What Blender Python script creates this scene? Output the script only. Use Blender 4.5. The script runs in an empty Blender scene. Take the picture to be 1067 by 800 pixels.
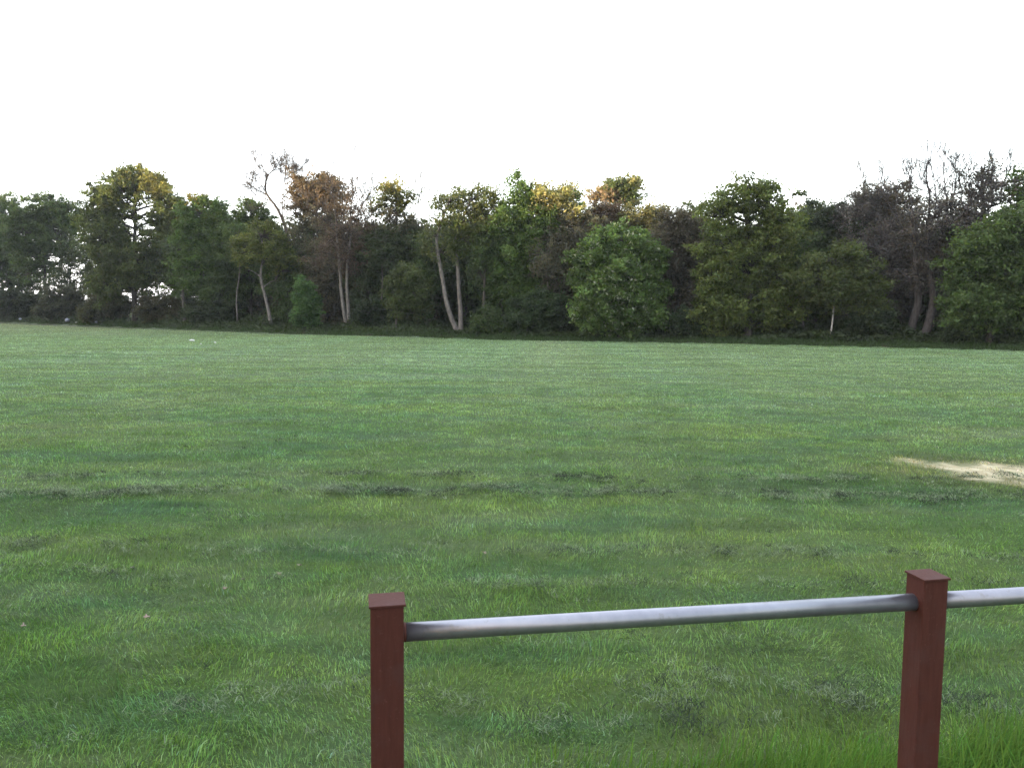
import bpy, math, random
import numpy as np
from mathutils import Matrix, Vector
R = math.radians
SC = bpy.context.scene
COL = SC.collection
rng = np.random.default_rng(11)
random.seed(5)

# ------------------------------------------------------------------ camera
PW, PH = 1067.0, 800.0          # the photograph's pixel grid, used to measure directions
F = 830.0
CAMH = 1.9
PITCH = math.atan(74.0 / F)
ROLL = 0.0075
cam_d = bpy.data.cameras.new('camera'); cam = bpy.data.objects.new('camera', cam_d); COL.objects.link(cam)
cam_d.sensor_width = 36.0; cam_d.lens = 36.0 * F / PW
cam_d.clip_start = 0.05; cam_d.clip_end = 3000.0
CM = Matrix.Translation((0, 0, CAMH)) @ Matrix.Rotation(math.pi/2 - PITCH, 4, 'X') @ Matrix.Rotation(ROLL, 4, 'Z')
cam.matrix_world = CM
SC.camera = cam
C3 = CM.to_3x3()

def at(px, py, D):
    """the world point seen at photo pixel (px, py), D metres forward"""
    d = C3 @ Vector(((px - PW/2)/F, -(py - PH/2)/F, -1.0))
    return np.array((d.x/d.y*D, D, CAMH + d.z/d.y*D))
def mpp(D): return D / F         # metres per pixel

# ------------------------------------------------------------------ noise and ground shape
def vnoise(x, y, s, seed=0):
    x = np.asarray(x, float)*s; y = np.asarray(y, float)*s
    xi = np.floor(x).astype(np.int64); yi = np.floor(y).astype(np.int64)
    fx = x-xi; fy = y-yi; fx = fx*fx*(3-2*fx); fy = fy*fy*(3-2*fy)
    def h(a, b):
        n = (a*374761393 + b*668265263 + seed*1274126177) & 0x7fffffff
        n = ((n ^ (n >> 13))*1274126177) & 0x7fffffff
        return ((n ^ (n >> 16)) & 0xffff)/65535.0
    return (h(xi, yi)*(1-fx)+h(xi+1, yi)*fx)*(1-fy) + (h(xi, yi+1)*(1-fx)+h(xi+1, yi+1)*fx)*fy

EPX = np.array([-330, -197, -125, 0, 100, 200, 300, 400, 533, 700, 850, 1067, 1300, 1571, 2293.])
EDD = np.array([270, 183, 145, 107, 88, 74, 66, 61, 56.7, 52, 48.8, 44, 40, 36, 28.])
def edgeD(px): return np.interp(px, EPX, EDD)
def past_edge(x, y):
    """how far a point lies beyond the mown edge, into the wood"""
    y = np.asarray(y, float); x = np.asarray(x, float)
    yy = np.maximum(y, 4.0)
    return np.where(y > 4, y - edgeD(PW/2 + F*x/yy), -50.0)
def sstep(a, b, v):
    t = np.clip((v-a)/(b-a), 0, 1); return t*t*(3-2*t)
def gz(x, y):
    x = np.asarray(x, float); y = np.asarray(y, float)
    near = 1.0/(1.0 + (np.hypot(x, y)/25.0)**2)
    z = near*(0.05*(vnoise(x, y, 0.9, 3)-.5) + 0.035*(vnoise(x, y, 2.6, 4)-.5))
    z = z + 0.10*(vnoise(x, y, 0.07, 9)-.5)*sstep(8, 20, np.hypot(x, y))
    return z + 0.42*sstep(0.0, 5.0, past_edge(x, y))

# ------------------------------------------------------------------ mesh helpers
def make_mesh(name, V, faces, col=None, smooth=False):
    """faces: list of int arrays (n,k)"""
    me = bpy.data.meshes.new(name)
    V = np.asarray(V, np.float32)
    me.vertices.add(len(V)); me.vertices.foreach_set('co', V.ravel())
    li = np.concatenate([f.ravel() for f in faces]).astype(np.int32)
    tot = np.concatenate([np.full(len(f), f.shape[1]) for f in faces]).astype(np.int32)
    st = np.concatenate([[0], np.cumsum(tot)[:-1]]).astype(np.int32)
    me.loops.add(len(li)); me.loops.foreach_set('vertex_index', li)
    me.polygons.add(len(tot)); me.polygons.foreach_set('loop_start', st); me.polygons.foreach_set('loop_total', tot)
    if smooth: me.polygons.foreach_set('use_smooth', np.ones(len(tot), bool))
    me.update(calc_edges=True)
    if col is not None:
        a = me.attributes.new('col', 'FLOAT_COLOR', 'POINT')
        c = np.ones((len(V), 4), np.float32); c[:, :3] = col
        a.data.foreach_set('color', c.ravel())
    return me

def link(name, me, mat, parent=None):
    o = bpy.data.objects.new(name, me); COL.objects.link(o)
    if mat: me.materials.append(mat)
    if parent:
        o.parent = parent
        o.location = (0, 0, 0)
    return o
def tag(o, label=None, cat=None, group=None, kind=None):
    if label: o['label'] = label
    if cat: o['category'] = cat
    if group: o['group'] = group
    if kind: o['kind'] = kind
    return o
def empty(name, loc, label, cat, group=None):
    o = bpy.data.objects.new(name, None); COL.objects.link(o); o.location = loc
    o.empty_display_size = 0.2
    return tag(o, label, cat, group)

class Tubes:
    def __init__(s): s.V = []; s.Fq = []; s.C = []; s.n = 0
    def add(s, pts, rad, sides=5, col=(.1, .09, .08), jit=0.0):
        pts = np.asarray(pts, float); rad = np.asarray(rad, float); m = len(pts)
        t = np.gradient(pts, axis=0); t /= np.linalg.norm(t, axis=1)[:, None]+1e-9
        ref = np.where(np.abs(t[:, 2:3]) > .8, np.array([[1., 0, 0]]), np.array([[0., 0, 1]]))
        a = np.cross(t, ref); a /= np.linalg.norm(a, axis=1)[:, None]+1e-9
        # keep frames from flipping
        for i in range(1, m):
            ai = a[i-1]-t[i]*np.dot(a[i-1], t[i]); a[i] = ai/(np.linalg.norm(ai)+1e-9)
        b = np.cross(t, a)
        ang = np.arange(sides)*2*math.pi/sides
        r = rad[:, None]*np.ones((1, sides))
        if jit: r = r*(1+jit*rng.uniform(-1, 1, r.shape))
        ring = pts[:, None, :] + r[..., None]*(np.cos(ang)[None, :, None]*a[:, None, :] + np.sin(ang)[None, :, None]*b[:, None, :])
        s.V.append(ring.reshape(-1, 3))
        i = np.arange(m-1)[:, None]*sides + np.arange(sides)[None, :]
        j = np.arange(m-1)[:, None]*sides + (np.arange(sides)+1)[None, :] % sides
        q = np.stack([i, j, j+sides, i+sides], -1).reshape(-1, 4)+s.n
        s.Fq.append(q)
        s.C.append(np.tile(np.asarray(col, float), (m*sides, 1)))
        s.n += m*sides
    def mesh(s, name, off=(0, 0, 0)):
        return make_mesh(name, np.concatenate(s.V)-np.asarray(off), [np.concatenate(s.Fq)], np.concatenate(s.C), smooth=True)

def unit(v): return v/(np.linalg.norm(v, axis=-1, keepdims=True)+1e-9)
def leaf_mesh(name, P, half, wid, col, off=(0, 0, 0), up=0.35, droop=0.0):
    """one pointed leaf spray (a folded rhombus) per point"""
    n = len(P)
    nrm = unit(rng.normal(size=(n, 3)) + np.array([0, 0, up*2]))
    u = unit(np.cross(nrm, rng.normal(size=(n, 3)))); u[:, 2] -= droop; u = unit(u)
    v = unit(np.cross(nrm, u)); nrm = unit(np.cross(u, v))
    s = rng.uniform(.6, 1.35, (n, 1)); L = half*s; W = wid*s
    A = P-u*L; B = P+v*W+nrm*W*.35-u*L*.1; Cc = P+u*L; D = P-v*W+nrm*W*.35-u*L*.1
    V = np.stack([A, B, Cc, D], 1).reshape(-1, 3)-np.asarray(off)
    col = np.clip(np.asarray(col)*1.2, 0, .6)
    i = np.arange(n)*4
    f = np.concatenate([np.stack([i, i+1, i+2], 1), np.stack([i, i+2, i+3], 1)])
    return make_mesh(name, V, [f], np.repeat(col, 4, 0))

# ------------------------------------------------------------------ materials
def mat_new(name):
    m = bpy.data.materials.new(name); m.use_nodes = True
    nt = m.node_tree; nt.nodes.clear()
    return m, nt
class N:
    def __init__(s, nt): s.nt = nt
    def __call__(s, typ, **kw):
        n = s.nt.nodes.new(typ)
        for k, v in kw.items():
            if k == 'inp':
                for kk, vv in v.items():
                    if hasattr(vv, 'is_output') or isinstance(vv, bpy.types.NodeSocket): s.nt.links.new(vv, n.inputs[kk])
                    else: n.inputs[kk].default_value = vv
            else: setattr(n, k, v)
        return n
    def noise(s, vec, scale, detail=3, rough=.6):
        return s('ShaderNodeTexNoise', inp={'Vector': vec, 'Scale': scale, 'Detail': detail, 'Roughness': rough}).outputs[0]
    def ramp(s, val, a, b):
        return s('ShaderNodeMapRange', inp={0: val, 1: a, 2: b, 3: 0.0, 4: 1.0}).outputs[0]
    def mix(s, f, a, b, mode='MIX'):
        n = s('ShaderNodeMix', data_type='RGBA', blend_type=mode)
        for idx, v in ((0, f), (6, a), (7, b)):
            if isinstance(v, bpy.types.NodeSocket): s.nt.links.new(v, n.inputs[idx])
            else: n.inputs[idx].default_value = v if idx == 0 else (*v, 1) if len(v) == 3 else v
        return n.outputs[2]
    def math(s, op, a, b=0.0, clamp=False):
        n = s('ShaderNodeMath', operation=op, use_clamp=clamp)
        for i, v in enumerate((a, b)):
            if isinstance(v, bpy.types.NodeSocket): s.nt.links.new(v, n.inputs[i])
            else: n.inputs[i].default_value = v
        return n.outputs[0]

PATCH = (6.85, 9.2)     # centre of the worn sandy patch
ROWS = [(8.15, .16, 1.0), (9.0, .10, .55), (6.15, .12, .6), (5.45, .1, .35)]     # lines of clippings, metres ahead
def turf_colour(n, pos):
    """colour of the turf as a function of where it grows, shared by soil sheet and blades"""
    sep = n('ShaderNodeSeparateXYZ', inp={0: pos})
    st = n('ShaderNodeCombineXYZ', inp={0: n.math('MULTIPLY', sep.outputs[0], .38), 1: sep.outputs[1], 2: 0.0}).outputs[0]
    big = n.noise(st, .22, 4, .6); med = n.noise(st, 1.1, 4, .65); fine = n.noise(pos, 7.0, 4, .7)
    odd = n.noise(n('ShaderNodeVectorMath', operation='ADD', inp={0: st, 1: (31, 17, 4)}).outputs[0], .55, 5, .65)
    c = n.mix(n.ramp(big, .42, .58), GC[0], GC[1])
    c = n.mix(n.ramp(med, .46, .64), c, GC[2])
    stk = n.noise(n('ShaderNodeVectorMath', operation='MULTIPLY', inp={0: pos, 1: (.09, 1.0, 1.0)}).outputs[0], .9, 5, .7)
    c = n.mix(n.math('MULTIPLY', n.ramp(stk, .53, .64), .65), c, GC[4])
    c = n.mix(n.math('MULTIPLY', n.ramp(stk, .46, .34), .4), c, GC[3])
    c = n.mix(n.math('MULTIPLY', n.ramp(odd, .52, .68), .75), c, GC[3])
    c = n.mix(n.math('MULTIPLY', n.ramp(fine, .52, .75), .45), c, GC[4])
    # sky glare at grazing view, put into the turf colour as paling with distance
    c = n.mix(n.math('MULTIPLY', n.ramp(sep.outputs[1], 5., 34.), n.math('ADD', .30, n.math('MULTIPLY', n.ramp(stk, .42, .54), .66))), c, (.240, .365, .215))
    # lengthwise mowing bands, and one pale strip running away towards the wood
    lx = n.math('ADD', sep.outputs[0], n.math('MULTIPLY', sep.outputs[1], -.05))
    band = n.noise(n('ShaderNodeCombineXYZ', inp={0: lx, 1: n.math('MULTIPLY', sep.outputs[1], .02), 2: 3.0}).outputs[0], .33, 2, .5)
    c = n.mix(n.math('MULTIPLY', n.ramp(band, .42, .58), .30), c, (.17, .235, .10))
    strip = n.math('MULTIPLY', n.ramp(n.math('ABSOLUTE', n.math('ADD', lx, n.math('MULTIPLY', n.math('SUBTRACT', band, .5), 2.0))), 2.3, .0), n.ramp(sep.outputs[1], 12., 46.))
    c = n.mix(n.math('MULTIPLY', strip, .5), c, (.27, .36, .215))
    # dry pale strip at the far left by the wood, fading out to the right
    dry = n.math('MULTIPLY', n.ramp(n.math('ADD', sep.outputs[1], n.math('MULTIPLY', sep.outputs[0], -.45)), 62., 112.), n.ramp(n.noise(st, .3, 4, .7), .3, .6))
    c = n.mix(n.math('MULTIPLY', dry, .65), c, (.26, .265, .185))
    # worn sandy patch
    dx = n.math('DIVIDE', n.math('SUBTRACT', sep.outputs[0], PATCH[0]), 2.0)
    sl = n.math('MULTIPLY', n.math('SUBTRACT', sep.outputs[0], PATCH[0]), -.35)
    dy = n.math('DIVIDE', n.math('SUBTRACT', n.math('SUBTRACT', sep.outputs[1], PATCH[1]), sl), 1.15)
    rr = n.math('SQRT', n.math('ADD', n.math('MULTIPLY', dx, dx), n.math('MULTIPLY', dy, dy)))
    rr = n.math('ADD', rr, n.math('MULTIPLY', n.math('SUBTRACT', n.noise(pos, 1.6, 5, .65), .5), 1.7))
    worn = n.ramp(rr, 1.0, .55)
    halo = n.ramp(rr, 1.75, .9)
    c = n.mix(n.math('MULTIPLY', halo, .45), c, (.16, .17, .06))
    sand = n.mix(n.ramp(n.noise(pos, 5.0, 5, .7), .35, .65), (.32, .275, .175), (.50, .45, .31))
    c = n.mix(worn, c, sand)
    return c, worn, fine
GC = [(.084, .184, .046), (.146, .245, .064), (.080, .190, .074), (.215, .295, .145), (.030, .080, .026)]

def build_materials():
    M = {}
    # field soil and thatch seen between the blades
    m, nt = mat_new('mown_turf'); n = N(nt)
    pos = n('ShaderNodeNewGeometry').outputs['Position']
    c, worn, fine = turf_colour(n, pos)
    c = n.mix(n.math('SUBTRACT', 1.0, worn), c, n.mix(1.0, c, (.44, .40, .42), 'MULTIPLY'))
    spk = n.noise(pos, 45., 3, .7)
    c = n.mix(n.math('MULTIPLY', n.ramp(spk, .5, .8), .4), c, (.03, .045, .017))
    bmp = n('ShaderNodeBump', inp={'Strength': .8, 'Distance': .04, 'Height': n.math('ADD', n.noise(pos, 22., 4, .7), n.noise(pos, 5., 3, .6))})
    b = n('ShaderNodeBsdfPrincipled', inp={'Base Color': c, 'Roughness': .9, 'Specular IOR Level': .06, 'Normal': bmp.outputs[0]})
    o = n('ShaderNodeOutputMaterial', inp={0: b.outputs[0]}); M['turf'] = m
    # grass blades
    for nm, tint in (('grass_blade', True), ('long_grass', False)):
        m, nt = mat_new(nm); n = N(nt)
        at_ = n('ShaderNodeAttribute', attribute_name='col').outputs['Color']
        if tint:
            pos = n('ShaderNodeNewGeometry').outputs['Position']
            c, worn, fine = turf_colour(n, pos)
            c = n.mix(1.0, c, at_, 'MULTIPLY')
        else: c = at_
        b = n('ShaderNodeBsdfPrincipled', inp={'Base Color': c, 'Roughness': .6, 'Specular IOR Level': .10})
        t = n('ShaderNodeBsdfTranslucent', inp={0: n.mix(1.0, c, (1.25, 1.2, .7), 'MULTIPLY')})
        mx = n('ShaderNodeMixShader', inp={0: .35, 1: b.outputs[0], 2: t.outputs[0]})
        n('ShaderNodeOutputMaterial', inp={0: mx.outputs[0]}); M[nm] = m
    # leaves
    m, nt = mat_new('leaf'); n = N(nt)
    at_ = n('ShaderNodeAttribute', attribute_name='col').outputs['Color']
    b = n('ShaderNodeBsdfPrincipled', inp={'Base Color': at_, 'Roughness': .5, 'Specular IOR Level': .25})
    t = n('ShaderNodeBsdfTranslucent', inp={0: n.mix(1.0, at_, (1.3, 1.2, .7), 'MULTIPLY')})
    mx = n('ShaderNodeMixShader', inp={0: .46, 1: b.outputs[0], 2: t.outputs[0]})
    n('ShaderNodeOutputMaterial', inp={0: mx.outputs[0]}); M['leaf'] = m
    # bark
    m, nt = mat_new('bark'); n = N(nt)
    at_ = n('ShaderNodeAttribute', attribute_name='col').outputs['Color']
    pos = n('ShaderNodeNewGeometry').outputs['Position']
    st = n('ShaderNodeVectorMath', operation='MULTIPLY', inp={0: pos, 1: (1, 1, .35)}).outputs[0]
    k = n.noise(st, 9., 5, .65)
    c = n.mix(n.ramp(k, .35, .68), n.mix(1., at_, (.45, .45, .42), 'MULTIPLY'), n.mix(1., at_, (1.25, 1.25, 1.2), 'MULTIPLY'))
    bmp = n('ShaderNodeBump', inp={'Strength': .7, 'Distance': .04, 'Height': k})
    b = n('ShaderNodeBsdfPrincipled', inp={'Base Color': c, 'Roughness': .85, 'Specular IOR Level': .2, 'Normal': bmp.outputs[0]})
    n('ShaderNodeOutputMaterial', inp={0: b.outputs[0]}); M['bark'] = m
    # wood floor
    m, nt = mat_new('leaf_litter'); n = N(nt)
    pos = n('ShaderNodeNewGeometry').outputs['Position']
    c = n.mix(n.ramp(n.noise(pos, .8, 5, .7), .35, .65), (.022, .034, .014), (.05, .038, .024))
    b = n('ShaderNodeBsdfPrincipled', inp={'Base Color': c, 'Roughness': .95, 'Specular IOR Level': .1})
    n('ShaderNodeOutputMaterial', inp={0: b.outputs[0]}); M['floor'] = m
    # red-brown paint on the posts
    m, nt = mat_new('red_brown_paint'); n = N(nt)
    oc = n('ShaderNodeTexCoord').outputs['Object']
    st = n('ShaderNodeVectorMath', operation='MULTIPLY', inp={0: oc, 1: (1, 1, .12)}).outputs[0]
    g = n.noise(st, 90., 4, .6); bl = n.noise(oc, 9., 5, .65); sp = n.noise(oc, 85., 4, .7)
    c = n.mix(n.ramp(g, .3, .7), (.047, .0142, .0105), (.063, .0200, .0148))
    c = n.mix(n.math('MULTIPLY', n.ramp(bl, .48, .66), .7), c, (.055, .024, .021))
    c = n.mix(n.math('MULTIPLY', n.ramp(sp, .60, .74), .4), c, (.115, .055, .045))
    bmp = n('ShaderNodeBump', inp={'Strength': .4, 'Distance': .002, 'Height': n.math('ADD', g, n.math('MULTIPLY', sp, .6))})
    b = n('ShaderNodeBsdfPrincipled', inp={'Base Color': c, 'Roughness': .7, 'Specular IOR Level': .16, 'Normal': bmp.outputs[0]})
    n('ShaderNodeOutputMaterial', inp={0: b.outputs[0]}); M['paint'] = m
    # galvanised tube
    m, nt = mat_new('galvanised_steel'); n = N(nt)
    oc = n('ShaderNodeTexCoord').outputs['Object']
    st = n('ShaderNodeVectorMath', operation='MULTIPLY', inp={0: oc, 1: (.25, 1, 1)}).outputs[0]
    a = n.noise(st, 26., 5, .65); sp = n.noise(oc, 34., 3, .6)
    c = n.mix(n.ramp(a, .3, .7), (.225, .233, .272), (.275, .284, .328))
    c = n.mix(n.math('MULTIPLY', n.ramp(sp, .61, .69), .6), c, (.2, .195, .2))
    rf = n('ShaderNodeMapRange', inp={0: a, 1: .2, 2: .8, 3: .36, 4: .44}).outputs[0]
    b = n('ShaderNodeBsdfPrincipled', inp={'Base Color': c, 'Metallic': .85, 'Roughness': rf})
    n('ShaderNodeOutputMaterial', inp={0: b.outputs[0]}); M['steel'] = m
    # plain attribute material for litter, dead leaves
    m, nt = mat_new('weathered_scrap'); n = N(nt)
    at_ = n('ShaderNodeAttribute', attribute_name='col').outputs['Color']
    oc = n('ShaderNodeTexCoord').outputs['Object']
    c = n.mix(n.ramp(n.noise(oc, 30., 4, .6), .3, .7), n.mix(1., at_, (.75, .75, .75), 'MULTIPLY'), at_)
    b = n('ShaderNodeBsdfPrincipled', inp={'Base Color': c, 'Roughness': .6})
    n('ShaderNodeOutputMaterial', inp={0: b.outputs[0]}); M['scrap'] = m
    return M
M = build_materials()

# ------------------------------------------------------------------ the ground
def axis(lo, hi, d0, grow):
    a = [0.0]; d = d0
    while a[-1] < hi: a.append(a[-1]+d); d *= grow
    b = [0.0]; d = d0
    while b[-1] > lo: b.append(b[-1]-d); d *= grow
    return np.array(b[::-1][:-1]+a)
def grid_mesh(name, xs, ys, zf):
    X, Y = np.meshgrid(xs, ys); Z = zf(X, Y)
    V = np.stack([X, Y, Z], -1).reshape(-1, 3); nx = len(xs)
    i = (np.arange(len(ys)-1)[:, None]*nx+np.arange(nx-1)[None, :]).ravel()
    return make_mesh(name, V, [np.stack([i, i+1, i+1+nx, i+nx], 1)], None, True)
xs = axis(-900, 900, .12, 1.022)
ys = np.concatenate([axis(-300, 1, .3, 1.06)[:-3], np.arange(0, 12, .12), 12+axis(0, 1400, .13, 1.022)[1:]])
ys = np.unique(np.round(ys, 4))
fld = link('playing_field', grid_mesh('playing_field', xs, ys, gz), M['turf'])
tag(fld, kind='structure')
# woodland floor laid over the field sheet from the mown edge back
pxs = np.linspace(-320, 2250, 300); offs = np.array([.9, 1.6, 2.5, 3.5, 5, 7, 10, 15, 22, 32, 45, 70])
PXg, OFg = np.meshgrid(pxs, offs)
OFj = OFg + (vnoise(PXg, OFg*0, .09, 5)-.5)*1.2*(OFg < 2)
Dg = edgeD(PXg)+OFj; Xg = (PXg-PW/2)/F*Dg
Vf = np.stack([Xg, Dg, gz(Xg, Dg)+.02+.05*sstep(.9, 3., OFg)], -1).reshape(-1, 3)
i = (np.arange(len(offs)-1)[:, None]*len(pxs)+np.arange(len(pxs)-1)[None, :]).ravel()
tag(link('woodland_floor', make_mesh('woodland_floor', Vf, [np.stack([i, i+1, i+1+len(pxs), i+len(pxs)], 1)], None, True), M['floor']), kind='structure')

# ------------------------------------------------------------------ grass blades
def patch_r(x, y):
    dx = (x-PATCH[0])/2.0; dy = (y-PATCH[1]+.35*(x-PATCH[0]))/1.15
    return np.sqrt(dx*dx+dy*dy)
def blades(name, x, y, h, w, lean, az, col, mat, label=None, lift=None, low=1.0):
    n = len(x)
    z = gz(x, y)-.004
    if lift is not None: z = z+lift
    B = np.stack([x, y, z], 1)
    ld = np.stack([np.cos(az), np.sin(az), np.zeros(n)], 1)
    yaw = rng.uniform(0, math.pi, n)
    sd = np.stack([np.cos(yaw), np.sin(yaw), np.zeros(n)], 1)
    up = np.array([0, 0, 1.0])
    hh = h[:, None]; ww = w[:, None]; le = lean[:, None]
    mid = B + up*hh*low*.6*np.sqrt(np.clip(1-(le*.5)**2, .05, 1)) + ld*hh*.6*le*.5
    tip = mid + up*hh*low*.5*np.clip(1-le, -.25, 1) + ld*hh*.5*np.clip(le*1.2, 0, 1)
    V = np.stack([B-sd*ww*.5, B+sd*ww*.5, mid-sd*ww*.42, mid+sd*ww*.42, tip], 1).reshape(-1, 3)
    i = np.arange(n)*5
    f = np.concatenate([np.stack([i, i+1, i+3], 1), np.stack([i, i+3, i+2], 1), np.stack([i+2, i+3, i+4], 1)])
    o = link(name, make_mesh(name, V, [f], np.repeat(col, 5, 0)), mat)
    return tag(o, label, 'grass', kind='stuff')

NB = 1350000
u = rng.uniform(0, 1, NB); a_, b_ = 2.4**.5, 112.**.5
D = (a_+(b_-a_)*u)**2
x = rng.uniform(-1, 1, NB)*(0.68*D+1.6)
ok = (past_edge(x, D) < .8)
wr = patch_r(x, D)+(vnoise(x, D, 1.6, 21)-.5)*1.3
ok &= (wr > .95) | (rng.uniform(0, 1, NB) < .05+.65*sstep(.52, .78, vnoise(x, D*1.6, 2.2, 23)))
x = x[ok]; D = D[ok]; n_ = len(x)
tuft = vnoise(x, D, 3.2, 31)*.6+vnoise(x, D, 9., 32)*.4
lng = vnoise(x*.4, D, .8, 36)
h = (.022+.050*tuft**1.8+.012*lng)*rng.uniform(.5, 1.45, n_)
h *= np.where(D > 20, .8, 1)
w = np.maximum(.0036, .00058*D)*rng.uniform(.7, 1.3, n_)
az = vnoise(x, D, 2.2, 33)*9 + rng.normal(0, .9, n_)
lean = np.clip(.50+.75*vnoise(x, D, 3., 34)+rng.normal(0, .28, n_), .1, 1.25)
g = rng.uniform(.55, 1.5, n_)*(.52+.6*vnoise(x, D, 4.5, 35)+.36*vnoise(x*.6, D, 1.7, 38))
tc = np.stack([g*rng.uniform(.85, 1.2, n_), g, g*rng.uniform(.75, 1.15, n_)], 1)
pale = rng.uniform(0, 1, n_) < .06
tc[pale] *= np.array([1.75, 1.5, 2.6])
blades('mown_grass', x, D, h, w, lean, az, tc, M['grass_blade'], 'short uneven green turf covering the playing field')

# longer lush grass growing along the foot of the fence
nl = 26000
fx = rng.uniform(.05, 5.0, nl); fy = 3.0+.05*fx+rng.normal(0, .14, nl)+.3*(vnoise(fx, fx*0, 1.4, 41)-.5)
keep = rng.uniform(0, 1, nl) < np.clip((fx-.1)/.9, 0.05, 1)*(.45+.55*vnoise(fx, fy, 3., 42))
fx, fy = fx[keep], fy[keep]; nn = len(fx)
hl = (.10+.14*vnoise(fx, fy, 2.4, 43))*rng.uniform(.6, 1.25, nn)*np.clip(.55+.35*fx, .5, 1.15)
g = rng.uniform(.65, 1.3, nn)
lc = np.stack([.080*g*rng.uniform(.8, 1.25, nn), .165*g, .030*g], 1)
blades('long_grass', fx, fy, hl, rng.uniform(.0035, .006, nn), rng.uniform(.15, .8, nn), rng.normal(.35, 1.0, nn), lc, M['long_grass'],
       'longer lush bright green grass along the foot of the fence')

# cut clippings left in lines and tufts by the mower
cx, cy, ch = [], [], []
for (yd, sp, dn) in ROWS:
    k = int(60000*dn)
    xx = rng.uniform(-10, 10, k)
    yo = rng.normal(0, sp*.75, k)
    cl = vnoise(xx, yo, 1.1, int(yd*10))*.45+vnoise(xx, yo*1.5, 6.5, int(yd*11))*.55
    kp = rng.uniform(0, 1, k) < np.clip((cl-.36)*4, .16, 1)
    xx = xx[kp]; cl = cl[kp]; yo = yo[kp]
    yy = yd+.035*xx*(.5 if yd > 7 else -.6)+.10*np.sin(xx*.7+yd)+yo
    cx.append(xx); cy.append(yy); ch.append(.05*cl*rng.uniform(0, 1, len(xx)))
for (px, py, rx, ry, k) in [(700, 745, 70, 16, 2200), (740, 775, 60, 12, 1600), (850, 742, 60, 14, 2200), (890, 752, 30, 8, 900), (1035, 750, 30, 10, 1500), (480, 755, 50, 12, 1000), (560, 775, 40, 10, 700),
                            (820, 690, 50, 8, 500), (1010, 640, 40, 5, 500), (330, 745, 70, 16, 1200), (60, 650, 40, 6, 300), (215, 760, 60, 12, 700), (690, 640, 60, 6, 400), (100, 525, 50, 5, 700), (610, 523, 30, 4, 500), (470, 522, 40, 4, 400), (900, 505, 60, 4, 900), (990, 502, 18, 3, 300), (250, 545, 60, 5, 500)]:
    hz = PH/2-74+ROLL*(px-PW/2)
    Dc = CAMH*F/(py-hz); xc = (px-PW/2)/F*Dc
    k = int(k*.55); cx.append(xc+rng.normal(0, rx*Dc/F*.9, k)); cy.append(Dc+rng.normal(0, ry*Dc*Dc/(CAMH*F)*.9, k)); ch.append(.03*rng.uniform(0, 1, k))
k = 9000; yy = 2.6+11*rng.uniform(0, 1, k)**1.5; cx.append(rng.uniform(-.72, .72, k)*yy); cy.append(yy); ch.append(.03*rng.uniform(0, 1, k))
cx, cy, ch = map(np.concatenate, (cx, cy, ch)); nc = len(cx)
kp = rng.uniform(0, 1, nc) < np.clip(vnoise(cx, cy, 5., 51)*2.2-.45, .08, 1)
cx, cy, ch = cx[kp], cy[kp], ch[kp]; nc = len(cx)
sel = rng.permutation(nc)[:nc//13]          # wads of cut grass, each a small clump of one tone
wx, wy, wh = cx[sel], cy[sel], ch[sel]; nw = len(wx); REP = 11
g = rng.uniform(.6, 1.35, nw); br = (rng.uniform(0, 1, nw) < .18+.55*sstep(.35, .65, vnoise(wx, wy*2, 3.2, 57)))[:, None]
wc = np.where(br, np.stack([.030*g, .042*g, .030*g], 1), np.stack([.16*g, .205*g, .135*g], 1))
cx = np.repeat(wx, REP); cy = np.repeat(wy, REP); ch = np.repeat(wh, REP)+rng.uniform(0, .02, nw*REP); nc = nw*REP
wads = rng.uniform(.012, .045, nw).repeat(REP)
cx = cx+rng.normal(0, 1, nc)*wads*1.5; cy = cy+rng.normal(0, 1, nc)*wads
cc = np.repeat(wc, REP, 0)*rng.uniform(.75, 1.25, (nc, 1))
blades('grass_clippings', cx, cy, rng.uniform(.03, .075, nc), np.maximum(.0034, .0007*cy)*rng.uniform(.7, 1.4, nc), rng.uniform(.85, 1.3, nc), rng.uniform(0, 6.28, nc), cc,
       M['long_grass'], 'wilted grey green grass clippings lying in lines across the mown turf', lift=.024+ch, low=.55)

# ------------------------------------------------------------------ trees
BARK = (.075, .066, .058); PALE = (.195, .178, .172); DARK = (.045, .04, .036); GREYB = (.13, .115, .11)
def hubpath(a, b, k=4, sag=.12):
    t = np.linspace(0, 1, k)[:, None]
    p = a+(b-a)*t
    L = np.linalg.norm(b-a)
    p += rng.normal(0, .05*L, (k, 3))*np.sin(t*math.pi)
    p[:, 2:] += sag*L*np.sin(t*math.pi)
    return p
def sub_twigs(T, p, d, L, r, lev, col, spread=.6, up=.25, minr=.016):
    d = unit(np.asarray(d, float)); k = 4
    pts = [np.asarray(p, float)]; dd = d.copy()
    for i in range(k):
        dd = unit(dd+rng.normal(0, .16, 3)+np.array([0, 0, up*.25]))
        pts.append(pts[-1]+dd*L/k)
    pts = np.array(pts)
    T.add(pts, np.linspace(r, max(minr*.7, r*.45), k+1), 5 if r > .06 else 3, col)
    if lev <= 0: return
    m = random.choice((3, 4, 4, 5)) if lev > 1 else random.choice((3, 4, 5))
    for j in range(m):
        t = random.uniform(.35, 1.0) if j else 1.0
        i = min(int(t*k), k-1); q = pts[i]+(pts[i+1]-pts[i])*(t*k-i)
        nd = unit(dd+rng.normal(0, spread, 3)+np.array([0, 0, up]))
        sub_twigs(T, q, nd, L*random.uniform(.5, .8), max(minr, r*random.uniform(.4, .6)), lev-1, col, spread, up, minr)

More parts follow.
